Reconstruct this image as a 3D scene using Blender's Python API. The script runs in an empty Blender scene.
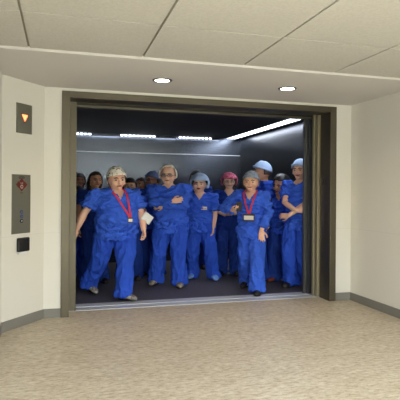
import bpy, bmesh, math, random
from mathutils import Vector, Matrix, noise
random.seed(7)
C = bpy.context.scene.collection
sc = bpy.context.scene
H = 1.42                                   # eye height of the photographer
YAW = math.radians(15.8)
FX, FY, F = math.sin(YAW), math.cos(YAW), 490.0

def at(px, Z):                             # ground point at depth Z along image column px
    k = (px-200)/F*Z
    return Z*FX+k*FY, Z*FY-k*FX

# ------------------------------------------------------------------ materials
def newmat(name):
    m = bpy.data.materials.new(name); m.use_nodes = True
    return m, m.node_tree.nodes, m.node_tree.links, m.node_tree.nodes['Principled BSDF']
def srgb(c):
    return tuple(((v/255)/12.92 if v/255 <= .04045 else ((v/255+.055)/1.055)**2.4) for v in c)+(1,)
def mat(name, col, rough=.6, metal=0, bump=0, bscale=(40,40,40), var=0, vscale=8, sss=0, spec=.5, col2=None, coords='Object', lo=.4, hi=.6, detail=3):
    m, N, L, P = newmat(name)
    P.inputs['Base Color'].default_value = srgb(col)
    P.inputs['Roughness'].default_value = rough; P.inputs['Metallic'].default_value = metal
    P.inputs['Specular IOR Level'].default_value = spec
    if sss:
        P.inputs['Subsurface Weight'].default_value = sss; P.inputs['Subsurface Radius'].default_value = (.012,.005,.003); P.inputs['Subsurface Scale'].default_value = 1
    tc = N.new('ShaderNodeTexCoord')
    if col2 is not None:
        n = N.new('ShaderNodeTexNoise'); n.inputs['Scale'].default_value = vscale; n.inputs['Detail'].default_value = detail
        L.new(tc.outputs[coords], n.inputs['Vector'])
        r = N.new('ShaderNodeValToRGB'); r.color_ramp.elements[0].position = lo; r.color_ramp.elements[1].position = hi
        r.color_ramp.elements[0].color = srgb(col); r.color_ramp.elements[1].color = srgb(col2)
        L.new(n.outputs['Fac'], r.inputs['Fac']); L.new(r.outputs['Color'], P.inputs['Base Color'])
    if bump:
        mp = N.new('ShaderNodeMapping'); mp.inputs['Scale'].default_value = bscale
        L.new(tc.outputs[coords], mp.inputs['Vector'])
        n2 = N.new('ShaderNodeTexNoise'); n2.inputs['Scale'].default_value = 1; n2.inputs['Detail'].default_value = 3
        L.new(mp.outputs[0], n2.inputs['Vector'])
        b = N.new('ShaderNodeBump'); b.inputs['Strength'].default_value = min(1, bump*50); b.inputs['Distance'].default_value = bump if bump > .01 else .01
        L.new(n2.outputs['Fac'], b.inputs['Height']); L.new(b.outputs[0], P.inputs['Normal'])
    return m
def emis(name, col, s):
    m, N, L, P = newmat(name)
    P.inputs['Base Color'].default_value = srgb(col); P.inputs['Emission Color'].default_value = srgb(col); P.inputs['Emission Strength'].default_value = s
    return m

M = {}
M['wall'] = mat('cream_paint', (222,219,210), .5, bump=.0006, bscale=(150,150,150))
M['soffit'] = mat('soffit_paint', (212,207,202), .7)
M['tile'] = mat('ceiling_tile', (198,194,185), .9, col2=(191,187,178), vscale=60)
M['tbar'] = mat('ceiling_grid_metal', (150,143,128), .6)
M['base'] = mat('grey_vinyl_base', (124,122,116), .5)
M['steel'] = mat('brushed_steel_frame', (98,92,79), .45, .85, bump=.0004, bscale=(90,90,2))
M['steel_dr'] = mat('satin_door_steel', (164,154,128), .5, .7, bump=.0004, bscale=(90,90,2))
M['steel_lt'] = mat('plate_steel', (146,146,134), .4, .8, bump=.001, bscale=(3,3,200))
M['steel_dk'] = mat('dark_steel', (98,97,96), .42, .75, bump=.0004, bscale=(90,90,2))
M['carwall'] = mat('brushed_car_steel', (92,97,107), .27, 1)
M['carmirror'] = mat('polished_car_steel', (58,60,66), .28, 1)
M['carceil'] = mat('dark_car_ceiling', (38,33,32), .55)
M['carfloor'] = mat('dark_rubber_floor', (88,84,90), .55, bump=.001, bscale=(60,60,60), col2=(70,67,73), vscale=45)
M['sill'] = mat('aluminium_sill', (214,217,224), .5, .5, bump=.001, bscale=(2,200,2))
M['black'] = mat('black_plastic', (22,22,24), .4)
M['edge'] = mat('grey_safety_edge', (52,54,62), .5)
M['rubber'] = mat('black_gap', (12,12,14), .7)
M['white'] = mat('white_plastic', (228,230,232), .5)
M['light'] = emis('downlight_lens', (255,246,230), 14)
M['tube'] = emis('car_light_diffuser', (232,240,255), 7)
M['arrow'] = emis('orange_arrow', (255,150,95), 2.2)
M['btn_blue'] = mat('blue_button', (84,96,138), .3)
M['red'] = mat('sign_red', (118,46,40), .5)
M['signw'] = mat('sign_pale', (214,196,184), .5)
M['engr'] = mat('engraved_grey', (70,70,64), .6)
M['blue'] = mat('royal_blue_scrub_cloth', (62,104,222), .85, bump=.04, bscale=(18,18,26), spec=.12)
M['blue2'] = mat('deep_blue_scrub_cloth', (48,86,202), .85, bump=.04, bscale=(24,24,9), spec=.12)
M['blue3'] = mat('darker_blue_scrub_cloth', (36,64,146), .85, bump=.02, bscale=(24,24,18), spec=.12)  # darker version of the scrub blue, used only behind the front row
M['skin'] = mat('fair_skin', (234,188,164), .55, sss=.15, spec=.3)
M['skin2'] = mat('tan_skin', (212,162,134), .55, sss=.15, spec=.3)
M['skin3'] = mat('brown_skin', (172,124,98), .55, sss=.1, spec=.3)
M['lip'] = mat('lips', (168,88,82), .5)
M['mouth'] = mat('open_mouth', (80,26,26), .5)
M['eyew'] = mat('eye_white', (188,178,170), .5)
M['iris'] = mat('iris_dark', (46,34,28), .25)
M['brow'] = mat('brow_brown', (84,62,48), .8)
M['browg'] = mat('brow_grey', (140,130,120), .8)
M['hair_bk'] = mat('black_hair', (24,20,20), .5, bump=.008, bscale=(90,90,8))
M['hair_br'] = mat('brown_hair', (58,42,34), .55, bump=.008, bscale=(90,90,8))
M['hair_gr'] = mat('grey_hair', (226,222,214), .7, bump=.008, bscale=(70,70,30))
M['hair_bl'] = mat('blond_hair', (176,146,106), .6, bump=.008, bscale=(90,90,8))
M['cap_w'] = mat('white_print_cap', (244,240,228), .85, col2=(96,98,88), vscale=22, lo=.55, hi=.62, bump=.006, bscale=(30,30,30))
M['cap_b'] = mat('pale_blue_cap', (164,190,228), .8, bump=.006, bscale=(34,34,34))
M['cap_bf'] = mat('sheer_blue_cap', (160,184,216), .8, bump=.012, bscale=(40,40,40))
M['cap_p'] = mat('pink_print_cap', (206,104,132), .85, col2=(150,52,84), vscale=30, lo=.45, hi=.55, bump=.006, bscale=(34,34,34))
M['cap_g'] = mat('grey_blue_cap', (150,160,176), .8, col2=(122,134,156), vscale=24, bump=.008, bscale=(40,40,40))
M['cap_d'] = mat('dusty_blue_cap', (92,112,158), .8, bump=.006, bscale=(34,34,34))
M['lany'] = mat('red_lanyard', (206,44,66), .6)
M['badge'] = mat('badge_white', (222,214,206), .35)
M['badgec'] = mat('badge_holder_dark', (46,40,64), .4)
M['badgep'] = mat('badge_photo', (176,120,96), .5)
M['shoe_g'] = mat('grey_brown_shoe', (106,98,88), .5, col2=(150,142,128), vscale=20)
M['shoe_w'] = mat('light_shoe', (178,172,160), .5, col2=(96,92,88), vscale=22)
M['shoe_b'] = mat('black_shoe', (34,30,32), .4)
M['shoe_r'] = mat('red_brown_shoe', (120,56,44), .4)
M['shoe_c'] = mat('pale_blue_shoe_cover', (110,150,214), .8, bump=.01, bscale=(50,50,50))
M['sole'] = mat('dark_sole', (30,27,26), .6)
M['glass'] = mat('dark_frame', (36,30,32), .3)
M['lens'] = mat('spectacle_lens', (220,225,230), .05); 
M['lens'].node_tree.nodes['Principled BSDF'].inputs['Alpha'].default_value = .12

def floor_mat():
    m, N, L, P = newmat('speckled_beige_floor')
    tc = N.new('ShaderNodeTexCoord')
    def nz(scale, det, stretch=(1,1,1)):
        mp = N.new('ShaderNodeMapping'); mp.inputs['Scale'].default_value = stretch; mp.inputs['Rotation'].default_value = (0,0,.05)
        n = N.new('ShaderNodeTexNoise'); n.inputs['Scale'].default_value = scale; n.inputs['Detail'].default_value = det
        L.new(tc.outputs['Object'], mp.inputs[0]); L.new(mp.outputs[0], n.inputs['Vector']); return n
    def ramp(n, stops):
        r = N.new('ShaderNodeValToRGB')
        while len(r.color_ramp.elements) < len(stops): r.color_ramp.elements.new(.5)
        for e, (p, c) in zip(r.color_ramp.elements, stops): e.position = p; e.color = c
        L.new(n.outputs['Fac'], r.inputs['Fac']); return r
    a = ramp(nz(17, 6, (1,2.2,1)), [(.3, srgb((164,148,126))), (.45, srgb((189,176,155))), (.56, srgb((199,187,168))), (.7, srgb((212,203,186)))])
    b = ramp(nz(55, 4, (1,2,1)), [(.3, (.62,.56,.5,1)), (.46, (1,1,1,1))])
    c = ramp(nz(3.2, 4, (1,2.5,1)), [(.35, (.86,.83,.78,1)), (.6, (1,1,1,1))])
    m1 = N.new('ShaderNodeMixRGB'); m1.blend_type = 'MULTIPLY'; m1.inputs[0].default_value = .8
    m2 = N.new('ShaderNodeMixRGB'); m2.blend_type = 'MULTIPLY'; m2.inputs[0].default_value = .8
    L.new(a.outputs[0], m1.inputs[1]); L.new(b.outputs[0], m1.inputs[2]); L.new(m1.outputs[0], m2.inputs[1]); L.new(c.outputs[0], m2.inputs[2])
    L.new(m2.outputs[0], P.inputs['Base Color']); P.inputs['Roughness'].default_value = .42; P.inputs['Specular IOR Level'].default_value = .35
    return m
M['floor'] = floor_mat()

# ------------------------------------------------------------------ mesh builder
class MB:
    def __init__(s): s.v = []; s.f = []; s.m = []
    def add(s, vs, fs, mi=0):
        o = len(s.v); s.v += [Vector(v) for v in vs]
        s.f += [tuple(i+o for i in f) for f in fs]; s.m += [mi]*len(fs)
    def box(s, a, b, mi=0, X=None):
        (x0,y0,z0), (x1,y1,z1) = a, b
        vs = [(x,y,z) for z in (z0,z1) for y in (y0,y1) for x in (x0,x1)]
        if X: vs = [X @ Vector(v) for v in vs]
        s.add(vs, [(0,2,3,1),(4,5,7,6),(0,1,5,4),(2,6,7,3),(0,4,6,2),(1,3,7,5)], mi)
    def loft(s, rings, n=18, mi=0, cap=0):   # rings: (center, ax, ay) with vectors; cap = rounding height factor
        vs = []; fs = []
        for c, ax, ay in rings:
            for i in range(n):
                t = 2*math.pi*i/n; vs.append(Vector(c)+Vector(ax)*math.cos(t)+Vector(ay)*math.sin(t))
        R = len(rings)
        for r in range(R-1):
            for i in range(n):
                j = (i+1) % n; fs.append((r*n+i, r*n+j, (r+1)*n+j, (r+1)*n+i))
        fs.append(tuple(reversed(range(n)))); fs.append(tuple((R-1)*n+i for i in range(n)))
        s.add(vs, fs, mi)
    def tube(s, pts, rad, n=12, mi=0, flat=1.0, side=None, rnd=True):
        pts = [Vector(p) for p in pts]; rings = []
        ref = Vector(side) if side else None
        P = list(zip(pts, rad))
        prev = None
        dirs = []
        for i in range(len(pts)):
            a = pts[max(0,i-1)]; b = pts[min(len(pts)-1,i+1)]; dirs.append((b-a).normalized())
        def fr(d):
            nonlocal prev
            u = ref if ref is not None else (prev if prev is not None else (Vector((1,0,0)) if abs(d.x) < .8 else Vector((0,1,0))))
            u = (u - d*u.dot(d)).normalized(); prev = u
            return u, d.cross(u)
        if rnd:
            d = dirs[0]
            for k in (-1,-.8,-.45):
                q = math.sqrt(max(0.02,1-k*k)); u, w = fr(d); rings.append((P[0][0]+d*k*P[0][1]*flat, u*P[0][1]*q, w*P[0][1]*q*flat))
        for (p, r), d in zip(P, dirs):
            u, w = fr(d); rings.append((p, u*r, w*r*flat))
        if rnd:
            d = dirs[-1]
            for k in (.45,.8,1):
                q = math.sqrt(max(0.02,1-k*k)); u, w = fr(d); rings.append((P[-1][0]+d*k*P[-1][1]*flat, u*P[-1][1]*q, w*P[-1][1]*q*flat))
        s.loft(rings, n, mi)
    def ell(s, c, r, X=None, n=16, m=10, mi=0, fn=None):
        vs = []; fs = []
        vs.append(Vector((0,0,-1)))
        for j in range(1, m):
            ph = -math.pi/2+math.pi*j/m
            for i in range(n):
                t = 2*math.pi*i/n; vs.append(Vector((math.cos(ph)*math.cos(t), math.cos(ph)*math.sin(t), math.sin(ph))))
        vs.append(Vector((0,0,1)))
        out = []
        for v in vs:
            q = Vector((v.x*r[0], v.y*r[1], v.z*r[2]))
            if fn: q = fn(v, q)
            if X: q = X @ q
            out.append(q+Vector(c))
        for i in range(n): fs.append((0, 1+(i+1) % n, 1+i))
        for j in range(m-2):
            for i in range(n):
                a = 1+j*n+i; b = 1+j*n+(i+1) % n; fs.append((a, b, b+n, a+n))
        t = len(vs)-1; o = 1+(m-2)*n
        for i in range(n): fs.append((o+i, o+(i+1) % n, t))
        s.add(out, fs, mi)
    def xf(s, X): s.v = [X @ v for v in s.v]
    def mesh(s, name, mats, smooth=True):
        me = bpy.data.meshes.new(name); me.from_pydata([tuple(v) for v in s.v], [], s.f)
        for mm in mats: me.materials.append(mm)
        me.polygons.foreach_set('material_index', s.m); me.polygons.foreach_set('use_smooth', [smooth]*len(s.f)); me.update()
        return me
    def build(s, name, mats, parent=None, smooth=False, bevel=0):
        if not isinstance(mats, (list,tuple)): mats = [mats]
        bm = bmesh.new(); me = s.mesh(name, mats, smooth)
        bm.from_mesh(me); bmesh.ops.recalc_face_normals(bm, faces=bm.faces)
        bm.to_mesh(me); bm.free()
        o = bpy.data.objects.new(name, me); C.objects.link(o)
        if parent: o.parent = parent
        if bevel:
            b = o.modifiers.new('bevel', 'BEVEL'); b.width = bevel; b.segments = 2; b.limit_method = 'ANGLE'
        return o

def remesh(mb, voxel, smooth=2, fac=.5):
    me = mb.mesh('tmp', [M['white']]); bm = bmesh.new(); bm.from_mesh(me); bmesh.ops.recalc_face_normals(bm, faces=bm.faces); bm.to_mesh(me); bm.free()
    o = bpy.data.objects.new('tmp', me); C.objects.link(o)
    r = o.modifiers.new('r', 'REMESH'); r.mode = 'VOXEL'; r.voxel_size = voxel
    if smooth:
        q = o.modifiers.new('s', 'SMOOTH'); q.iterations = smooth; q.factor = fac
    dg = bpy.context.evaluated_depsgraph_get(); dg.update()
    e = o.evaluated_get(dg); em = e.to_mesh()
    vs = [v.co.copy() for v in em.vertices]; ns = [v.normal.copy() for v in em.vertices]; fs = [tuple(p.vertices) for p in em.polygons]
    e.to_mesh_clear(); bpy.data.objects.remove(o); bpy.data.meshes.remove(me)
    return vs, ns, fs

def tag(o, label=None, cat=None, group=None, kind=None):
    if label: o['label'] = label
    if cat: o['category'] = cat
    if group: o['group'] = group
    if kind: o['kind'] = kind
    return o
def empty(name, loc=(0,0,0), rz=0):
    o = bpy.data.objects.new(name, None); C.objects.link(o); o.location = loc; o.rotation_euler = (0,0,rz); o.empty_display_size = .1
    return o
def sbox(name, a, b, m, parent=None, bevel=0, label=None):
    k = MB(); k.box(a, b); o = k.build(name, m, parent, bevel=bevel)
    if not parent: tag(o, label, 'room', kind='structure')
    elif label: o['label'] = label
    return o

# ------------------------------------------------------------------ the hall
XL, XR, YD, YB = -.57, 3.69, 5.70, -3.6
SOF, CEIL, YS = 2.57, 2.592, 4.26
sbox('floor', (XL-.3,YB-.2,-.1), (XR+.3,5.95,0), M['floor'], label='beige speckled hall floor in front of the lift')
sbox('wall_right', (XR,YB,0), (XR+.15,YD+.6,2.9), M['wall'], label='cream wall running toward the viewer at the right')
sbox('wall_left', (XL-.15,YB,0), (XL,5.22,2.9), M['wall'], label='cream wall at the extreme left edge')
k = MB()
a, b = Vector((XL,5.22,0)), Vector((-.185,YD,0)); d = (b-a).normalized(); nrm = Vector((-d.y,d.x,0))
pts = [a, b, b+nrm*.15, a+nrm*.15]
k.add([p+Vector((0,0,z)) for z in (0,2.9) for p in pts], [(0,1,2,3),(7,6,5,4),(0,4,5,1),(1,5,6,2),(2,6,7,3),(3,7,4,0)])
tag(k.build('wall_corner', M['wall']), 'angled cream wall carrying the call panel', 'room', kind='structure')
OX0, OX1, OZ = .0, 3.46, 2.537               # outside of the frame
k = MB(); k.box((-.45,YD,0), (OX0,YD+.12,2.9)); k.box((OX1,YD,0), (XR,YD+.12,2.9)); k.box((OX0,YD,OZ), (OX1,YD+.12,2.9))
tag(k.build('wall_front', M['wall']), 'cream wall around the lift opening', 'room', kind='structure')
sbox('wall_rear', (XL-.2,YB-.15,0), (XR+.2,YB,2.9), M['wall'], label='cream wall behind the viewer')
sbox('trim_1', (-.9,YS,SOF), (XR+.1,YD+.1,2.8), M['soffit'], label='plain lowered soffit above the lift opening')
# tile ceiling: one mesh of tiles
k = MB(); k.box((XL-.1,YB-.1,CEIL+.012), (XR+.1,YS,2.8), 1)
xs = [-.264+.94*i for i in range(-1, 6)]; ys = [4.40]+[3.41-.94*i for i in range(0, 8)]
for i in range(len(xs)-1):
    for j in range(len(ys)-1):
        g = .009
        x0, x1 = max(xs[i], XL)+g, min(xs[i+1], XR+.02)-g; y0, y1 = ys[j+1]+g, min(ys[j]-g, YS)
        if x1 > x0 and y1 > y0: k.box((x0,y0,CEIL), (x1,y1,CEIL+.02), 0)
tag(k.build('ceiling', [M['tile'],M['tbar']]), 'off white suspended tile ceiling of the hall', 'room', kind='structure')
# baseboards
sbox('baseboard_right', (XR-.012,YB,0), (XR,YD,.102), M['base'], label='grey vinyl base along the right wall')
sbox('baseboard_left', (XL,YB,0), (XL+.012,5.215,.102), M['base'], label='grey vinyl base along the extreme left wall')
k = MB(); a2, b2 = a-nrm*.012, b-nrm*.012; pts = [a2, b2, b, a]
k.add([p+Vector((0,0,z)) for z in (0,.102) for p in pts], [(0,1,2,3),(7,6,5,4),(0,4,5,1),(1,5,6,2),(2,6,7,3),(3,7,4,0)])
tag(k.build('baseboard_corner', M['base']), 'grey vinyl base below the call panel wall', 'room', kind='structure')
k = MB(); k.box((-.19,YD-.012,0), (OX0,YD,.102)); k.box((OX1,YD-.012,0), (XR,YD,.102))
tag(k.build('baseboard_front', M['base']), 'grey vinyl base on both sides of the lift frame', 'room', kind='structure')
# thin panel joint on the walls
k = MB(); k.box((XR-.002,YB,.945), (XR,YD,.949)); k.box((OX1,YD-.002,.945), (XR,YD,.949)); k.box((-.185,YD-.002,.945), (OX0,YD,.949))
X = Matrix.Translation(a) @ Matrix.Rotation(math.atan2(d.y,d.x), 4, 'Z')
k.box((0,-.002,.945), ((b-a).length,0,.949), X=X)
tag(k.build('trim_2', M['soffit']), 'fine horizontal panel joint across the cream walls', 'room', kind='structure')

# ------------------------------------------------------------------ lift entrance
D = empty('door_1', (1.73,5.95,0)); tag(D, 'wide stainless steel lift entrance with its doors slid open', 'lift door', kind='structure')
def dpart(name, boxes, m, label=None, bevel=.003):
    k = MB()
    for p, q in boxes: k.box((p[0]-1.73,p[1]-5.95,p[2]), (q[0]-1.73,q[1]-5.95,q[2]))
    o = k.build(name, m, D, bevel=bevel)
    if label: o['label'] = label
    return o
FR = 5.68
dpart('frame', [((OX0,FR,0),(.09,5.94,OZ)), ((3.37,FR,0),(OX1,5.94,OZ)), ((.09,FR,2.462),(3.37,5.94,OZ))], M['steel'])
dpart('door_panel', [((-.6,5.95,.005),(.17,6.00,2.50))], M['steel'], 'left landing door leaf standing open')
dpart('door_panel', [((3.335,5.95,.005),(3.95,5.995,2.50))], M['steel_dr'], 'front right landing door leaf standing open')
dpart('door_panel', [((3.315,6.02,.005),(3.95,6.065,2.50))], M['steel_dr'], 'second right door leaf standing open')
dpart('header', [((-.4,6.09,2.43),(3.9,6.13,2.75)), ((-.4,6.03,2.50),(3.9,6.09,2.75))], M['steel'])
dpart('track', [((-.3,6.08,2.455),(3.9,6.085,2.475))], M['rubber'])
dpart('door_edge', [((3.31,6.155,.005),(3.9,6.19,2.48))], M['edge'], 'dark grey safety edge')
dpart('door_edge', [((-.4,6.155,.005),(.15,6.19,2.48))], M['rubber'], 'dark grey safety edge')
dpart('sill', [((-.1,5.95,-.05),(3.6,6.10,.004)), ((-.1,6.135,-.05),(3.6,6.30,.004))], M['sill'])
dpart('sill_gap', [((-.1,6.095,-.06),(3.6,6.14,-.03))], M['rubber'])
t = empty('call_indicator', (3.37,5.84,1.565)); tag(t, 'small black indicator on the inner face of the right door jamb', 'sensor')
k = MB(); k.box((-.012,-.03,-.045), (0,.03,.045)); k.build('housing', M['black'], t, bevel=.003)
k = MB(); k.tube([(-.016,0,.012),(-.011,0,.012)], [.008,.008], rnd=False); k.build('button', M['steel_dk'], t)

# ------------------------------------------------------------------ lift car
CX0, CX1, CY0, CY1, CC = -.12, 3.66, 6.2, 9.80, 2.53
sbox('floor_lift', (CX0-.1,6.30,-.1), (CX1+.1,CY1+.1,0), M['carfloor'], label='dark grey rubber floor inside the lift car')
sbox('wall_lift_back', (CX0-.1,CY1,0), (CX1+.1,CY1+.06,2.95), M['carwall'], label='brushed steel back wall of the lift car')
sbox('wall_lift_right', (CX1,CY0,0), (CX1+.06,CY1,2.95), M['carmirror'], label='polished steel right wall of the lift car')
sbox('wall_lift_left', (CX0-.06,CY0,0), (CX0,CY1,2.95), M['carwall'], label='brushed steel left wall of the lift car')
k = MB(); k.box((3.27,CY0,0), (CX1,CY0+.05,2.6)); k.box((CX0,CY0,0), (.14,CY0+.05,2.6)); k.box((.14,CY0,2.44),(3.27,CY0+.05,2.6))
tag(k.build('wall_lift_front', M['steel_dk'], bevel=.003), 'dark steel front return panels of the lift car', 'room', kind='structure')
k = MB(); k.box((CX0,CY0+.05,CC), (3.335,9.66,CC+.03)); k.box((3.53,CY0+.05,CC), (CX1,9.8,CC+.03)); k.box((CX0-.05,CY0+.05,2.86), (CX1+.05,CY1+.05,2.9), 1)
tag(k.build('ceiling_lift', [M['carceil'],M['white']]), 'dark drop ceiling of the lift car', 'room', kind='structure')
k = MB()
for z in (2.175, 1.0): k.box((CX0,CY1-.006,z), (CX1-.006,CY1,z+.016)); pass
tag(k.build('trim_3', M['sill']), 'bright steel joint strips on the lift car walls', 'room', kind='structure')
t = empty('strip_light', (3.42,8.0,CC)); tag(t, 'long white strip light along the right edge of the lift ceiling', 'light')
k = MB(); k.box((-.08,-1.72,0), (.10,1.74,.012)); k.build('diffuser', M['tube'], t)
k = MB(); k.box((-.08,-1.73,.012), (.105,1.75,.05)); k.build('housing', M['white'], t)
names = ['leftmost', 'middle', 'rightmost']
for q, (x0, x1) in enumerate([(.02,.56),(1.10,1.82),(2.28,3.0)]):
    t = empty('cove_light', ((x0+x1)/2,9.70,CC)); w = (x1-x0)/2
    tag(t, '%s of three short perforated lights glowing along the rear edge of the lift ceiling' % names[q], 'light', 'perforated lights at the rear of the lift')
    k = MB(); k.box((-w,.02,-.03), (w,.04,0)); k.build('lamp', M['tube'], t)
    k = MB(); n = int(2*w/.075)
    for i in range(n+1): xx = -w+2*w*i/n; k.box((xx-.014,.004,-.045), (xx+.014,.018,.0))
    k.box((-w,.004,-.045), (w,.018,-.03)); k.build('louvre', M['carceil'], t)

# ------------------------------------------------------------------ fittings
for x, y, l in ((1.0,5.0,'round recessed downlight in the soffit, the left of the two'), (2.41,4.98,'round recessed downlight in the soffit, the right of the two')):
    t = empty('recessed_downlight', (x,y,SOF)); tag(t, l, 'light', 'soffit downlights')
    k = MB(); n = 32; vs = []
    for r, z in ((.104,0),(.100,-.006),(.078,-.006),(.074,.0)): vs += [(r*math.cos(2*math.pi*i/n), r*math.sin(2*math.pi*i/n), z) for i in range(n)]
    k.add(vs, [(r*n+i, r*n+(i+1) % n, (r+1)*n+(i+1) % n, (r+1)*n+i) for r in range(3) for i in range(n)]); k.build('trim_ring', M['steel_dk'], t, smooth=True)
    k = MB(); k.tube([(0,0,-.004),(0,0,0)], [.078,.078], n=32, rnd=False); k.build('lens', M['light'], t)
    l = bpy.data.lights.new('downlight_beam', 'SPOT'); l.energy = 38; l.spot_size = 2.5; l.spot_blend = .8; l.color = (1,.80,.56); l.shadow_soft_size = .07
    o = bpy.data.objects.new('downlight_beam', l); C.objects.link(o); o.location = (x,y,SOF-.02)

def on_corner(px, py):                       # point on the angled wall seen at px, py
    kx = (px-200)/F; dx, dy = FX+kx*FY, FY-kx*FX
    den = dx*d.y-dy*d.x; Z = (a.x*d.y-a.y*d.x)/den
    p = Vector((Z*dx, Z*dy, 0)); s = (p-a).dot(d); hor = 191.4+(px-200)*.007
    return s, H+(hor-py)/F*Z
ang = math.atan2(d.y, d.x)
def mount(name, px0, px1, pyt, pyb):
    s0, _ = on_corner(px0, pyt); s1, _ = on_corner(px1, pyt); _, zt = on_corner((px0+px1)/2, pyt); _, zb = on_corner((px0+px1)/2, pyb)
    c = a+d*((s0+s1)/2); e = empty(name, (c.x,c.y,(zt+zb)/2), ang)
    return e, (s1-s0)/2, (zt-zb)/2
e, w, h = mount('direction_lantern', 15.5, 30.8, 104, 133.5)
tag(e, 'steel direction lantern with a lit orange down arrow, high on the angled wall', 'lift indicator')
k = MB(); k.box((-w,-.012,-h), (w,0,h)); k.build('faceplate', M['steel_lt'], e, bevel=.003)
k = MB(); z0 = h*.06
k.add([(-.06,-.014,z0+.04),(.06,-.014,z0+.04),(0,-.014,z0-.056),(-.06,-.011,z0+.04),(.06,-.011,z0+.04),(0,-.011,z0-.056)], [(0,2,1),(3,4,5),(0,1,4,3),(1,2,5,4),(2,0,3,5)])
k.build('arrow_surround', M['red'], e)
k = MB(); k.add([(-.044,-.017,z0+.032),(.044,-.017,z0+.032),(0,-.017,z0-.04),(-.044,-.013,z0+.032),(.044,-.013,z0+.032),(0,-.013,z0-.04)], [(0,2,1),(3,4,5),(0,1,4,3),(1,2,5,4),(2,0,3,5)])
k.build('arrow', M['arrow'], e)
e, w, h = mount('call_station', 11.5, 30, 174.5, 233.5)
tag(e, 'tall steel call panel with a red emblem and three round buttons', 'call panel')
k = MB(); k.box((-w,-.008,-h), (w,0,h)); k.build('faceplate', M['steel_lt'], e, bevel=.002)
k = MB()
for q, (ww, zz) in enumerate([(.035,h-.022),(.045,h-.034),(.04,h-.046),(.02,h-.195)]):
    k = MB(); k.box((-ww,-.0092,zz), (ww,-.0075,zz+.007)); k.build('engraved_line', M['engr'], e)
k = MB(); zc = h-.115                          # emblem: diamond with a flame and small figures
for (cx, cz, r) in ((0,.0,.062),(0,.044,.034),(-.044,.010,.036),(.044,.010,.036)):
    k.add([(cx-r,-.0105,zc+cz),(cx,-.0105,zc+cz-r),(cx+r,-.0105,zc+cz),(cx,-.0105,zc+cz+r),(cx-r,-.0075,zc+cz),(cx,-.0075,zc+cz-r),(cx+r,-.0075,zc+cz),(cx,-.0075,zc+cz+r)], [(3,2,1,0),(4,5,6,7),(0,1,5,4),(1,2,6,5),(2,3,7,6),(3,0,4,7)])
em = k.build('emblem', M['red'], e)
k = MB(); k.tube([(0,-.011,zc-.012),(0,-.0115,zc-.012)], [.02,.02], n=20, rnd=False)
k.box((-.014,-.0118,zc+.014), (-.008,-.0104,zc+.034)); k.box((.008,-.0118,zc+.014), (.014,-.0104,zc+.034)); k.build('emblem_mark', M['signw'], em)
k = MB(); k.tube([(0,-.012,zc-.012),(0,-.0125,zc-.012)], [.011,.011], n=20, rnd=False); k.build('emblem_ring', M['red'], em)
for q, zz in enumerate((-.082,-.128,-.176)):
    k = MB(); k.tube([(0,-.006,zz),(0,-.014,zz)], [.021,.020], n=24, rnd=False)
    o = k.build('button', M['btn_blue'] if q < 2 else M['black'], e); o['label'] = 'blue round button' if q < 2 else 'black round button with a white centre'
    k = MB(); k.tube([(0,-.013,zz),(0,-.0165,zz)], [.008,.007], n=16, rnd=False); k.build('button_centre', M['white'] if q == 2 else M['steel_lt'], o)
e, w, h = mount('card_reader', 16.5, 28, 237.5, 251.5)
tag(e, 'small black card reader on the wall below the call panel', 'card reader')
k = MB(); k.box((-w,-.035,-h), (w,0,h)); k.build('casing', M['black'], e, bevel=.012)
k = MB(); k.box((-w*.8,-.02,-h-.022), (w*.6,0,-h+.004)); k.build('mounting_plate', M['white'], e, bevel=.004)

# ------------------------------------------------------------------ people
def ik(S, W, l1, l2, hint):
    S, W, hint = Vector(S), Vector(W), Vector(hint)
    v = W-S; dist = v.length
    if dist > (l1+l2)*.995: v = v*((l1+l2)*.995/dist); W = S+v; dist = v.length
    u = v.normalized(); x = (l1*l1-l2*l2+dist*dist)/(2*dist); hh = math.sqrt(max(0, l1*l1-x*x))
    p = hint-u*hint.dot(u); p = p.normalized() if p.length > 1e-4 else Vector((0,1,0))
    return S+u*x+p*hh, W

def add_hand(mb, W, dirv, palm, side, curl=.5, spread=.1, s=1.0):
    dirv = Vector(dirv).normalized(); n = Vector(palm); n = (n-dirv*n.dot(dirv)).normalized(); sd = dirv.cross(n).normalized()*side
    B = lambda x, y, z: Vector(W)+dirv*x*s+sd*y*s+n*z*s     # x along the hand, y towards the thumb, z out of the palm
    mb.tube([B(-.02,0,0), B(.01,0,0), B(.045,0,0), B(.085,-.002,0)], [.025*s,.033*s,.041*s,.040*s], n=14, flat=.42, side=sd)
    for q, (y, L, off) in enumerate([(.029,.074,.004),(.0095,.083,.008),(-.0105,.077,.004),(-.03,.060,-.004)]):
        ang0 = (1.5-q)*spread; p = B(.075+off, y, 0); pts = [B(.055, y, 0), p]; c = curl*.35; dd = (dirv*math.cos(ang0)+sd*math.sin(ang0))
        for seg in (.42,.32,.26):
            v = dd*math.cos(c)+n*math.sin(c); p = p+v*L*seg*s; pts.append(p); c += curl*(1.0 if seg > .3 else .8)
        mb.tube(pts, [.0095*s,.0095*s,.0088*s,.008*s,.007*s], n=8)
    t0 = B(.015,.022,.004); t1 = B(.045,.052,.014); t2 = t1+(dirv*.8+sd*(.45-curl*.4)+n*.35*curl).normalized()*.030*s; t3 = t2+(dirv*.9+sd*(.1-.5*curl)+n*.4*curl).normalized()*.026*s
    mb.tube([t0,t1,t2,t3], [.014*s,.0115*s,.010*s,.008*s], n=8)

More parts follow.
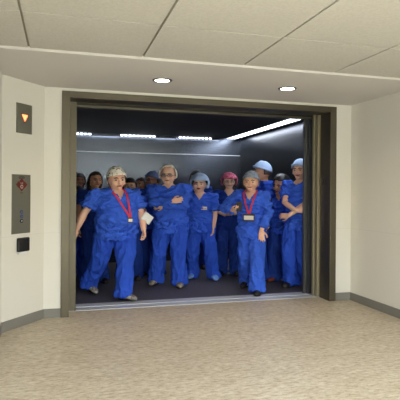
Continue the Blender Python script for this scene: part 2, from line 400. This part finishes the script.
def headfn(v, q):
    z = v.z
    if z < 0:
        k = (-z)**1.6; q.x *= 1-.30*k; q.y = q.y*(1-.22*k)-.016*k
    if z > .3: q.x *= 1+.02*(z-.3)
    if v.y < 0: q.y *= .93; q.x *= 1-.05*abs(v.y)
    for sx in (-1,1):                                       # eye sockets
        dx, dz = q.x-sx*.031, q.z-.002
        w = math.exp(-(dx*dx+dz*dz)/(2*.014**2)) if v.y < 0 else 0
        q.y += .007*w
    return q

WID = 1.13
def person(label, px, Z, h, turn=0, girth=1.0, belly=0, skin='skin', top='blue', legs='blue2', sleeve=.62, arms=None, feet=None, head=(0,0,0), lean=(0,0),
           hair=None, cap=None, glasses=False, mouth='closed', shoes='shoe_b', brow='brow', shoulder=1.0, voxel=.008, lanyard=None, badge=None, mask=False, headw=1.0, vneck=1.0, curls=(.5,.5), palms=None, kneedir=None, hem=.80, stack=0.0):
    x, y = at(px, Z)
    root = empty('person', (x,y,0), -math.atan2(x, y)+math.radians(turn)); tag(root, label, 'person', 'people in blue scrubs inside the lift')
    S = h/1.75; SX = Matrix.Diagonal((S*WID,S*WID,S,1))
    g = girth
    LN = lambda p: Vector((p[0]+lean[0]*max(0,p[2]-.93), p[1]+lean[1]*max(0,p[2]-.93), p[2]))
    sh = .185*shoulder
    tb = [(.80,.12,.09),(.86,.155,.11),(.93,.165,.115),(1.05,.140,.100),(1.15,.142,.104),(1.28,.160,.115),(1.38,.160,.100),(1.43,.125,.075),(1.48,.062,.056)]
    def ring(z, rx, ry, add=0, cloth=True):
        if not cloth and z < 1.42: rx, ry = rx*.9, ry*.9
        gg = g if z < 1.4 else 1+(g-1)*.5
        b = belly*math.exp(-((z-1.08)/.14)**2)*(1 if cloth else .7)
        if z > 1.36: rx = rx*shoulder
        return (LN((0,-b*.6,z)), Vector((rx*gg+add+b*.35,0,0)), Vector((0,ry*gg+add+b,0)))
    # ---- joints
    arms = arms or [((-.24,-.03,.80),(-.3,.5,0)), ((.24,-.03,.80),(.3,.5,0))]
    feet = feet or [(-.11,0,-8,0), (.11,0,8,0)]
    J = []
    for i, sx in enumerate((-1,1)):
        sp = LN((sx*sh*(1+(g-1)*.5),0,1.415)); el, w = ik(sp, arms[i][0], .285, .255, arms[i][1]); J.append((sp, el, w))
    LG = []
    for i, sx in enumerate((-1,1)):
        fx, fy, fr, lift = feet[i]
        hp = Vector((sx*.085*g,0,.90)); ank = Vector((fx, fy, .085+lift)); kh = kneedir[i] if kneedir else (0,-1,0)
        kn, ank2 = ik(hp, ank, .415, .425, kh); LG.append((hp, kn, ank2, fr, lift))
    # ---- head placement
    hc = LN((0,-.015,1.613)); HR = Matrix.Translation(hc) @ Matrix.Rotation(math.radians(head[0]),4,'Z') @ Matrix.Rotation(math.radians(head[1]),4,'X') @ Matrix.Rotation(math.radians(head[2]),4,'Y') @ Matrix.Diagonal((headw*1.13,headw*1.13,headw*1.17,1))
    # ---- body
    mb = MB(); mb.loft([ring(z, rx, ry, 0, False) for z, rx, ry in tb], 24)
    nb = LN((0,.01,1.40)); mb.tube([nb, LN((0,.005,1.49)), HR @ Vector((0,.02,-.05))], [.064*math.sqrt(g),.056*math.sqrt(g),.052], n=14)
    hm = MB(); hm.ell((0,0,0), (.076,.098,.116), n=48, m=32, fn=headfn)
    hm.loft([((0,-.088,.008),(.008,0,0),(0,.01,0)), ((0,-.098,-.012),(.010,0,0),(0,.012,0)), ((0,-.108,-.03),(.014,0,0),(0,.014,0)), ((0,-.098,-.038),(.013,0,0),(0,.012,0))], 10)
    hm.ell((0,-.078,-.083), (.026,.018,.02)); hm.ell((0,-.082,.024), (.05,.012,.01))
    for sx in (-1,1):
        hm.ell((sx*.078,.008,-.012), (.009,.018,.03)); hm.ell((sx*.04,-.068,-.03), (.022,.018,.02))
    hm.xf(HR); mb.add(hm.v, hm.f)
    ag = 1+(g-1)*.7
    for i, (sp, el, w) in enumerate(J):
        mid = el.lerp(w, .3)
        mb.tube([sp.lerp(LN((0,0,1.38)),.5), sp.lerp(LN((0,0,1.38)),.1), sp.lerp(el,.5), el, mid, w], [.036*ag,.040*ag,.041*ag,.037*ag,.038*ag,.026*(1+(ag-1)*.4)], n=14)
        hd = (w-el).normalized()
        if palms and palms[i]: hdir, pn = palms[i]; hd = Vector(hdir) if hdir else hd
        else: pn = (1 if i == 0 else -1, 0, 0)
        add_hand(mb, w+hd.normalized()*.012, hd, pn, 1 if i == 0 else 1, curls[i])
    for hp, kn, an, fr, lift in LG:
        mb.tube([hp+Vector((0,0,.02)), hp.lerp(kn,.5), kn, kn.lerp(an,.35), an], [.085*g,.07*g,.052*g,.05*g,.036], n=14)
        X = Matrix.Translation(an) @ Matrix.Rotation(math.radians(fr),4,'Z') @ Matrix.Rotation(math.radians(60*min(1,lift/.12)) if lift else 0,4,'X')
        mb.tube([X @ Vector((0,.035,-.035)), X @ Vector((0,-.05,-.035)), X @ Vector((0,-.125,-.05))], [.032,.034,.022], n=10)
    vs, ns, fs = remesh(mb, voxel, 1, .4)
    body = MB(); body.add(vs, fs, 0)
    f = MB()
    for sx in (-1,1):
        f.ell((sx*.031,-.0775,.003), (.0125,.010,.007), n=12, m=8, mi=1); f.ell((sx*.031,-.0865,.003), (.0068,.004,.0068), n=10, m=6, mi=2)
        f.tube([(sx*.014,-.094,.021),(sx*.03,-.094,.026),(sx*.047,-.081,.020)], [.004,.005,.003], n=6, mi=3)
    if mouth == 'open':
        f.ell((0,-.092,-.058), (.024,.010,.013), mi=4); f.ell((0,-.0995,-.058), (.017,.006,.008), mi=5)
    elif mouth == 'smile':
        f.tube([(-.026,-.083,-.052),(-.012,-.0965,-.058),(.012,-.0965,-.058),(.026,-.083,-.052)], [.003,.0065,.0065,.003], n=8, mi=4)
        f.tube([(-.017,-.094,-.0555),(.017,-.094,-.0555)], [.0035,.0035], n=6, mi=1)
    else:
        f.tube([(-.023,-.085,-.057),(0,-.0965,-.056),(.023,-.085,-.057)], [.003,.007,.003], n=8, mi=4)
    f.xf(HR); o = len(body.v)
    body.v += f.v; body.f += [tuple(i+o for i in q) for q in f.f]; body.m += f.m
    body.xf(SX)
    body.build('body', [M[skin],M['eyew'],M['iris'],M[brow],M['lip'],M['mouth']], root, smooth=True)
    seed = Vector((px*.37, Z*3.1, 0)); wr = 1.25 if Z < 7.6 else 1.0
    # ---- scrub top
    tt = [(hem,.185,.135),(hem+.06,.188,.137),(.93,.186,.135),(1.05,.172,.128),(1.15,.170,.130),(1.28,.180,.138),(1.38,.180,.122),(1.43,.148,.098),(1.475,.090,.078)]
    mb = MB(); mb.loft([ring(z, rx, ry) for z, rx, ry in tt], 28)
    for i, (sp, el, w) in enumerate(J):
        r0 = .066*ag; inn = sp.lerp(LN((0,0,1.38)),.5)
        if sleeve >= 1.2: mb.tube([inn, sp, sp.lerp(el,.5), el, el.lerp(w,.5), el.lerp(w,min(1,sleeve-1))], [.07*ag,r0+.002,.064*ag,.058*ag,.054*ag,.050*ag], n=16, rnd=False)
        else: mb.tube([inn, sp, sp.lerp(el,.5*sleeve/.62), sp.lerp(el,sleeve)], [.07*ag,r0+.004,.074*ag,.080*ag], n=16, rnd=False)
    vs, ns, fs = remesh(mb, .011, 3, .5)
    out = []
    for v, n in zip(vs, ns):
        p = v+seed
        a1 = noise.noise(Vector((p.x*7+p.z*5, p.y*7, p.z*13-p.x*4))); a2 = noise.noise(Vector((p.x*15-p.z*8, p.y*12, p.z*17)))
        out.append(v+n*(wr*(.024*max(0,1-3.2*abs(a1))+.007*a2-.001)))
    keep = []
    for q in fs:
        c = sum((vs[i] for i in q), Vector())/len(q); c.x -= lean[0]*max(0,c.z-.93); c.y -= lean[1]*max(0,c.z-.93)
        zv = 1.475-.125*vneck
        if c.y < 0 and c.z > zv and abs(c.x) < .075*(c.z-zv)/(1.475-zv)+.004: continue
        if c.z > 1.462 and c.x*c.x+c.y*c.y < .105**2: continue
        keep.append(q)
    b = MB(); b.add(out, keep); b.xf(SX); shirt = b.build('scrub_top', M[top], root, smooth=True)
    # ---- trousers
    mb = MB(); mb.loft([ring(z, rx, ry) for z, rx, ry in [(.80,.14,.11),(.86,.172,.128),(.95,.176,.128),(1.02,.155,.115)]], 24)
    for hp, kn, an, fr, lift in LG:
        dn = (an-kn).normalized(); end = an+dn*(.045-stack)
        mb.tube([hp+Vector((0,0,.03)), hp.lerp(kn,.4), kn, kn.lerp(an,.5), an.lerp(kn,.12), end], [.098*g,.096*g,.084*g**.6,.084*g**.4,.090*g**.3,.098*g**.3], n=18, rnd=False)
    vs, ns, fs = remesh(mb, .012, 3, .5)
    out = []
    for v, n in zip(vs, ns):
        p = v+seed; a1 = noise.noise(Vector((p.x*13, p.y*13, p.z*3.5))); low = max(0, 1-v.z/.3)
        a2 = noise.noise(Vector((p.x*7, p.y*7, p.z*22)))
        out.append(v+n*(.022*max(0,1-3*abs(a1))+.016*a2*(low+.2)-.002))
    b = MB(); b.add(out, fs); b.xf(SX); b.build('trousers', M[legs], root, smooth=True)
    # ---- shoes
    for hp, kn, an, fr, lift in LG:
        X = SX @ Matrix.Translation(an+Vector((0,0,-.085 if not lift else -.06))) @ Matrix.Rotation(math.radians(fr),4,'Z') @ Matrix.Translation((0,-.0 if not lift else .0,0)) @ Matrix.Rotation(math.radians(50*min(1,lift/.12)) if lift else 0,4,'X')
        if lift: X = SX @ Matrix.Translation((an.x,an.y,an.z)) @ Matrix.Rotation(math.radians(fr),4,'Z') @ Matrix.Rotation(math.radians(300*lift),4,'X') @ Matrix.Translation((0,0,-.085))
        rr = [(.072,.018,.035,.045),(.06,.034,.05,.05),(.02,.040,.055,.055),(-.04,.042,.048,.05),(-.10,.047,.034,.042),(-.145,.044,.028,.036),(-.178,.030,.020,.028),(-.188,.012,.010,.022)]
        k = MB(); k.loft([(Vector((0,yy,.016+hh*.9)), Vector((ww,0,0)), Vector((0,0,hh))) for yy, ww, hh, _ in rr], 18)
        big = 1.12 if shoes == 'shoe_c' else 1.0
        k.xf(X @ Matrix.Scale(big,4)); so = k.build('shoe', M[shoes], root, smooth=True)
        k = MB(); k.loft([(Vector((0,-.055,zz)), Vector((.047,0,0)), Vector((0,.128,0))) for zz in (.002,.018)], 20); k.xf(X)
        if shoes != 'shoe_c': k.build('sole', M['sole'], so)
    # ---- hair
    # ---- hair
    def shell(name, m, r, keepfn, fn=None, off=(0,0,0), thick=.006):
        k = MB(); k.ell(off, r, n=40, m=28, fn=fn)
        k.f = [q for q in k.f if keepfn(sum((k.v[i] for i in q), Vector())/len(q))]; k.m = [0]*len(k.f)
        k.xf(SX @ HR); o = k.build(name, M[m], root, smooth=True)
        s = o.modifiers.new('thickness', 'SOLIDIFY'); s.thickness = thick; s.offset = -1
        return o
    def rough(v, q):
        nn = noise.noise(Vector((v.x*4,v.y*4,v.z*4))+seed); q = q*(1+.05*nn); return q
    if hair:
        hm_, style = hair
        if style == 'white': shell('hair', hm_, (.097,.114,.134), lambda c: c.z > .088+max(0,-c.y-.02)*.30 or (c.y > -.015 and c.z > -.03), rough, thick=.012)
        elif style == 'short': shell('hair', hm_, (.092,.112,.130), lambda c: c.z > .045+max(0,-c.y-.02)*.45 or (c.y > .005 and c.z > -.045), rough)
        elif style == 'tuft': shell('hair', hm_, (.087,.106,.10), lambda c: (c.z > -.055 and c.z < .04 and c.y > -.02 and abs(c.x) > .03) or (c.y > .04 and c.z > -.07), rough)
        elif style == 'long':
            def lf(v, q):
                q = rough(v, q)
                if v.z < 0: q.z *= 1.9; q.x *= 1.08; q.y = q.y*.8+.02
                return q
            shell('hair', hm_, (.092,.112,.128), lambda c: (c.z > .055+max(0,-c.y-.03)*.35) or (c.y > -.035), lf, thick=.012)
        elif style == 'full': shell('hair', hm_, (.098,.118,.132), lambda c: (c.z > .055) or (c.y > -.035 and c.z > -.10), rough, thick=.012)
    if cap:
        cm, style = cap
        if style == 'tie':
            shell('surgical_cap', cm, (.093,.116,.138), lambda c: c.z > .028+(-c.y)*.30, rough)
            k = MB(); n = 30; vs = []
            for zz, rr2 in ((-.006,1.0),(-.007,1.045),(.018,1.035),(.018,.99)):
                for i in range(n):
                    t = 2*math.pi*i/n; yy = .111*math.sin(t)*rr2; xx = .088*math.cos(t)*rr2; vs.append((xx, yy, .028+(-yy)*.30+zz))
            k.add(vs, [(r*n+i, r*n+(i+1) % n, ((r+1) % 4)*n+(i+1) % n, ((r+1) % 4)*n+i) for r in range(4) for i in range(n)]); k.xf(SX @ HR); k.build('cap_band', M[cm], root, smooth=True)
        elif style == 'bouffant':
            def bf(v, q):
                nn = noise.noise(Vector((v.x*5,v.y*5,v.z*5))+seed); return q*(1+.07*nn)
            shell('bouffant_cap', cm, (.122,.134,.136), lambda c: c.z > .030+(-c.y)*.22 or (c.y > -.055 and c.z > -.052), bf, off=(0,.012,.018))
    if glasses:
        k = MB()
        for sx in (-1,1):
            n = 20; pts = [(sx*.033+.023*math.cos(2*math.pi*i/n), -.103, .0+.016*math.sin(2*math.pi*i/n)) for i in range(n+1)]
            k.tube(pts, [.0026]*len(pts), n=6, rnd=False); k.tube([(sx*.056,-.102,.004),(sx*.084,-.04,.004),(sx*.084,.01,.0)], [.0024]*3, n=6)
        k.tube([(-.010,-.104,.003),(.010,-.104,.003)], [.0025]*2, n=6); k.xf(SX @ HR); go = k.build('glasses', M['glass'], root, smooth=True)
        for sx in (-1,1):
            k = MB(); k.tube([(sx*.033,-.1035,0),(sx*.033,-.1025,0)], [.0215,.0215], n=20, flat=.7, side=(1,0,0), rnd=False); k.xf(SX @ HR); k.build('lens', M['lens'], go)
    if mask:
        k = MB(); k.ell((0,-.070,-.075), (.058,.045,.038), fn=lambda v, q: q); k.xf(SX @ HR)
        if mask == 'neck': k = MB(); k.ell(LN((.02,-.085,1.47)), (.055,.03,.022)); k.xf(SX)
        k.build('face_mask', M['white'], root, smooth=True)
    # chest surface helper
    def chest(xx, zz, out=.022):
        rr = None
        for (z0, a0, b0), (z1, a1, b1) in zip(tt, tt[1:]):
            if z0 <= zz <= z1:
                q = (zz-z0)/(z1-z0); c0, ax0, ay0 = ring(z0,a0,b0); c1, ax1, ay1 = ring(z1,a1,b1)
                cc = c0.lerp(c1,q); rx = ax0.x+(ax1.x-ax0.x)*q; ry = ay0.y+(ay1.y-ay0.y)*q
                uu = max(-.95, min(.95, xx/rx)); return Vector((cc.x+xx, cc.y-ry*math.sqrt(1-uu*uu)-out, zz))
        return LN((xx,-.07-out,zz))
    if lanyard:
        zb, bw, bh, xo = lanyard
        def ribbon(pts, w):
            k = MB(); vs = []
            for i, p in enumerate(pts):
                dd = (pts[min(i+1,len(pts)-1)]-pts[max(0,i-1)]).normalized(); sd = dd.cross(Vector((0,-1,0))).normalized()
                for s1, s2 in ((-1,0),(1,0),(1,1),(-1,1)): vs.append(p+sd*w*s1+Vector((0,-.003*s2,0)))
            n = len(pts); fs = [(i*4+j, i*4+(j+1) % 4, (i+1)*4+(j+1) % 4, (i+1)*4+j) for i in range(n-1) for j in range(4)]+[(3,2,1,0),(n*4-4,n*4-3,n*4-2,n*4-1)]
            k.add(vs, fs); return k
        k = MB()
        for sx in (-1,1):
            pts = [LN((sx*.066,.02,1.505)), LN((sx*.080,-.06,1.475))]+[chest(sx*(.074*(zz-zb)/(1.44-zb)+.006)+xo*(1.44-zz)/(1.44-zb), zz, .034) for zz in [1.44-(1.44-zb)*i/8 for i in range(9)]]
            r = ribbon(pts, .011); k.add(r.v, r.f)
        k.xf(SX); lo = k.build('lanyard', M['lany'], root)
        p = chest(xo, zb, .036)
        k = MB(); k.box((p.x-bw,p.y-.008,zb-bh*2), (p.x+bw,p.y,zb)); k.xf(SX); bo = k.build('badge_holder', M['badgec'], lo)
        k = MB(); k.box((p.x-bw*.8,p.y-.0105,zb-bh*1.6), (p.x+bw*.8,p.y-.0085,zb-bh*.5)); k.xf(SX); k.build('badge_card', M['badge'], bo)
    if badge:
        bx, bz = badge; p = chest(bx, bz, .02)
        k = MB(); k.box((p.x-.042,p.y-.005,bz-.026), (p.x+.042,p.y+.002,bz+.026)); k.xf(SX); bo = k.build('name_badge', M['badge'], root)
        k = MB(); k.box((p.x-.036,p.y-.0075,bz-.018), (p.x-.014,p.y-.0052,bz+.016)); k.box((p.x-.004,p.y-.0075,bz-.012), (p.x+.034,p.y-.0052,bz-.004)); k.xf(SX); k.build('badge_print', M['badgep'], bo)
    return root, S, J, HR

# front row, left to right
w1 = person('heavy-set person in white patterned cap and red lanyard striding out of the lift', 116, 6.55, 1.70, turn=18, girth=1.34, belly=.07, sleeve=.72,
    arms=[((-.50,.02,.88),(-.4,.35,.1)), ((.27,-.24,.93),(.6,.5,-.1))], feet=[(-.23,.34,22,.07),(.02,-.24,34,0)], kneedir=[(.1,-1,0),(.2,-1,0)], head=(0,5,-3), lean=(-.02,-.06),
    hair=('hair_br','tuft'), cap=('cap_w','tie'), shoulder=1.06, voxel=.0065, lanyard=(1.11,.03,.035,.08), shoes='shoe_w', skin='skin', palms=[(None,(.2,-.9,.2)),(None,(-1,.1,0))], curls=(.3,.9), headw=1.16, hem=.80)
person('tall grey-haired person in glasses standing with arms folded in a long-sleeved blue jacket', 171, 7.48, 1.80, turn=-6, girth=1.17, belly=.02, sleeve=1.97, shoulder=1.10,
    arms=[((.04,-.28,1.235),(-1,-.1,-.45)), ((-.07,-.215,1.19),(1,-.1,-.35))], feet=[(-.19,-.0,-14,0),(.13,-.12,8,0)], head=(-2,3,0), hair=('hair_gr','white'), glasses=True, shoes='shoe_g',
    palms=[((.9,.25,.2),(0,1,0)),((-.8,.15,-.3),(0,1,0))], curls=(.5,.5), voxel=.0065, brow='browg', vneck=.45, hem=.78, headw=1.1, lean=(-.055,0))
person('person in sheer blue bouffant cap, mouth open, white name badge on the chest', 201, 8.0, 1.665, turn=-4, girth=1.16, sleeve=.85, arms=[((-.26,.0,.85),(-.5,.5,0)), ((.20,-.10,.86),(.8,.5,0))],
    feet=[(-.12,.05,-12,0),(.20,-.05,14,0)], head=(-3,0,0), lean=(-.03,0), hair=('hair_bk','short'), cap=('cap_bf','bouffant'), mouth='open', shoes='shoe_c', badge=(.07,1.21), voxel=.008, headw=1.1)
w9 = person('person in grey-blue cap and red lanyard stepping forward with a phone in one hand', 252, 7.05, 1.69, turn=-12, girth=1.0, shoulder=.92, sleeve=1.8,
    arms=[((-.185,-.25,1.20),(-1,.3,-.5)), ((.16,-.16,.92),(1,.35,.0))], feet=[(-.11,.22,-12,.03),(.12,-.20,10,0)], head=(4,2,2), hair=('hair_bl','tuft'), cap=('cap_g','tie'), mouth='smile', shoes='shoe_b',
    lanyard=(1.15,.078,.055,0), palms=[((.55,-.6,.15),(.2,.3,1)),((.05,-.1,-1),(0,1,0))], curls=(1.0,.15), headw=1.08, voxel=.0065, lean=(-.01,-.02), legs='blue')
# second row
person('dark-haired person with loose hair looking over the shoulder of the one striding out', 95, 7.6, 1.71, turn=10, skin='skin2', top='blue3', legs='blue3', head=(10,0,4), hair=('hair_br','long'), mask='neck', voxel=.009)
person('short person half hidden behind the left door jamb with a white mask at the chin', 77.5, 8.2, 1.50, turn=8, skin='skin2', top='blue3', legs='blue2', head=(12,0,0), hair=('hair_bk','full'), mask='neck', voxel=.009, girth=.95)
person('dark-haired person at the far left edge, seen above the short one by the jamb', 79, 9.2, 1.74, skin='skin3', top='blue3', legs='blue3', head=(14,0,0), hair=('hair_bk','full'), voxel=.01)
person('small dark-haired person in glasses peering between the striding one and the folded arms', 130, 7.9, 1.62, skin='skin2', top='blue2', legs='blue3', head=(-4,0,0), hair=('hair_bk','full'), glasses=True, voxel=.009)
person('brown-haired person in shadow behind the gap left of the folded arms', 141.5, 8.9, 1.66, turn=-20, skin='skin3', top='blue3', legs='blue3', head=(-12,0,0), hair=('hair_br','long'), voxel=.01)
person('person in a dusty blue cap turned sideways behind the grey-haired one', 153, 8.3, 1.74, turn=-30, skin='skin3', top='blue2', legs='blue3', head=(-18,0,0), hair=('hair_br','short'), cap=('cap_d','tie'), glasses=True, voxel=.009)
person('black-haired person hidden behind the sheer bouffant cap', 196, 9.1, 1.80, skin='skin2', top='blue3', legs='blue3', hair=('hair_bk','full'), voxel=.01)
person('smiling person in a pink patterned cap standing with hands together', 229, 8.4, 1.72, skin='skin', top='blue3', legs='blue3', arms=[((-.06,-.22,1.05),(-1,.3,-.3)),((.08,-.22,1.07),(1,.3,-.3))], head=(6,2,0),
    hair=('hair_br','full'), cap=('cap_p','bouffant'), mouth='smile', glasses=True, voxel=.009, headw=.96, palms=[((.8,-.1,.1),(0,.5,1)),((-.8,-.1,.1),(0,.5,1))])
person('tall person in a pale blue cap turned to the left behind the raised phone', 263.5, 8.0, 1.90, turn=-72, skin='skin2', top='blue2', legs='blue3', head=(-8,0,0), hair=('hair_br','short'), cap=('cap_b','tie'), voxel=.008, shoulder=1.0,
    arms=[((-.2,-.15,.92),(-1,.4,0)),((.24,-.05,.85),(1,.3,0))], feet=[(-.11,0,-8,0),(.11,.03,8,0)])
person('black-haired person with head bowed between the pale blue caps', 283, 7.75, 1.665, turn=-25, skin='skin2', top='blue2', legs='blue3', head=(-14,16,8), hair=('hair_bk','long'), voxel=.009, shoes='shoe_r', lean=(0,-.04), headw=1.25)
person('tall person in a pale blue cap with bare forearms folded beside the right door jamb', 300.5, 7.3, 1.89, turn=-24, skin='skin', top='blue', legs='blue2', sleeve=.66, arms=[((.06,-.26,1.07),(-1,.0,-.6)),((-.04,-.24,1.0),(.5,.3,-1))],
    head=(4,2,0), hair=('hair_br','short'), cap=('cap_b','tie'), mouth='smile', voxel=.007, palms=[((.9,.2,.1),(0,1,0)),((-.8,.1,-.1),(0,1,0))], shoulder=.92, vneck=.6)

# things held
def held(root, S, J, i, off, rot):
    w = J[i][2]; X = Matrix.Translation(root.location) @ Matrix.Rotation(root.rotation_euler.z,4,'Z') @ Matrix.Diagonal((S*WID,S*WID,S,1))
    return X @ (w+Vector(off)), root.rotation_euler.z
loc, rz = held(w9[0], w9[1], w9[2], 0, (.092,-.085,.06), 0)
ph = empty('phone', loc, rz); ph.rotation_euler = (math.radians(-18),0,rz+.1); tag(ph, 'dark phone held up in the hand of the person in the grey-blue cap', 'phone')
k = MB(); k.box((-.036,-.006,-.07), (.036,.006,.07)); k.build('casing', M['black'], ph, bevel=.005)
k = MB(); k.box((-.032,.006,-.062), (.032,.0072,.062)); k.build('screen', M['glass'], ph)
loc, rz = held(w1[0], w1[1], w1[2], 1, (.06,.04,.16), 0)
pp = MB(); vs = []
for i in range(7):
    for j in range(5):
        u, v = i/6-.5, j/4-.5; vs.append((u*.15, .012*math.sin(u*5)+.01*v, v*.12))
fs = [(i*5+j, i*5+j+1, (i+1)*5+j+1, (i+1)*5+j) for i in range(6) for j in range(4)]
pp.add(vs, fs); o = pp.build('paper_sheet', M['white'], smooth=True); o.location = loc; o.rotation_euler = (.1,math.radians(35),rz)
s = o.modifiers.new('thickness','SOLIDIFY'); s.thickness = .002
tag(o, 'folded white paper tucked at the forearm of the striding person', 'paper')

# ------------------------------------------------------------------ lights
def area(name, loc, sx, sy, e, col, rot=(0,0,0)):
    l = bpy.data.lights.new(name, 'AREA'); l.shape = 'RECTANGLE'; l.size = sx; l.size_y = sy; l.energy = e; l.color = col
    o = bpy.data.objects.new(name, l); C.objects.link(o); o.location = loc; o.rotation_euler = rot; return o
for y, e, sp in ((2.2,8,150),(-.6,215,160),(-2.4,480,164)):
    for x in (.5,2.6):
        o = area('troffer_lamp', (x,y,2.588), .6, 1.1, e*.535, (.825,.93,1.0)); o.data.spread = math.radians(sp)
area('car_strip_lamp', (3.43,8.0,2.52), .16, 3.2, 20, (.86,.92,1))
area('car_cove_lamp', (1.6,9.72,2.5), 3.2, .08, 12, (.80,.88,1))
w = bpy.data.worlds.new('dim_surroundings'); sc.world = w; w.use_nodes = True; w.node_tree.nodes['Background'].inputs[0].default_value = (.5,.5,.5,1); w.node_tree.nodes['Background'].inputs[1].default_value = .05

# ------------------------------------------------------------------ camera
cd = bpy.data.cameras.new('camera'); cam = bpy.data.objects.new('camera', cd); C.objects.link(cam); sc.camera = cam
cd.sensor_width = 36; cd.lens = F/400*36; cd.shift_y = -8.6/400; cd.clip_start = .05
cam.matrix_world = Matrix.Translation((0,0,H)) @ Matrix.Rotation(-YAW,4,'Z') @ Matrix.Rotation(math.pi/2,4,'X') @ Matrix.Rotation(math.radians(.4),4,'Z')
sc.view_settings.view_transform = 'Standard'; sc.view_settings.look = 'None'; sc.view_settings.gamma = 1; sc.view_settings.use_curve_mapping = False
sc.view_settings.exposure = 0.0
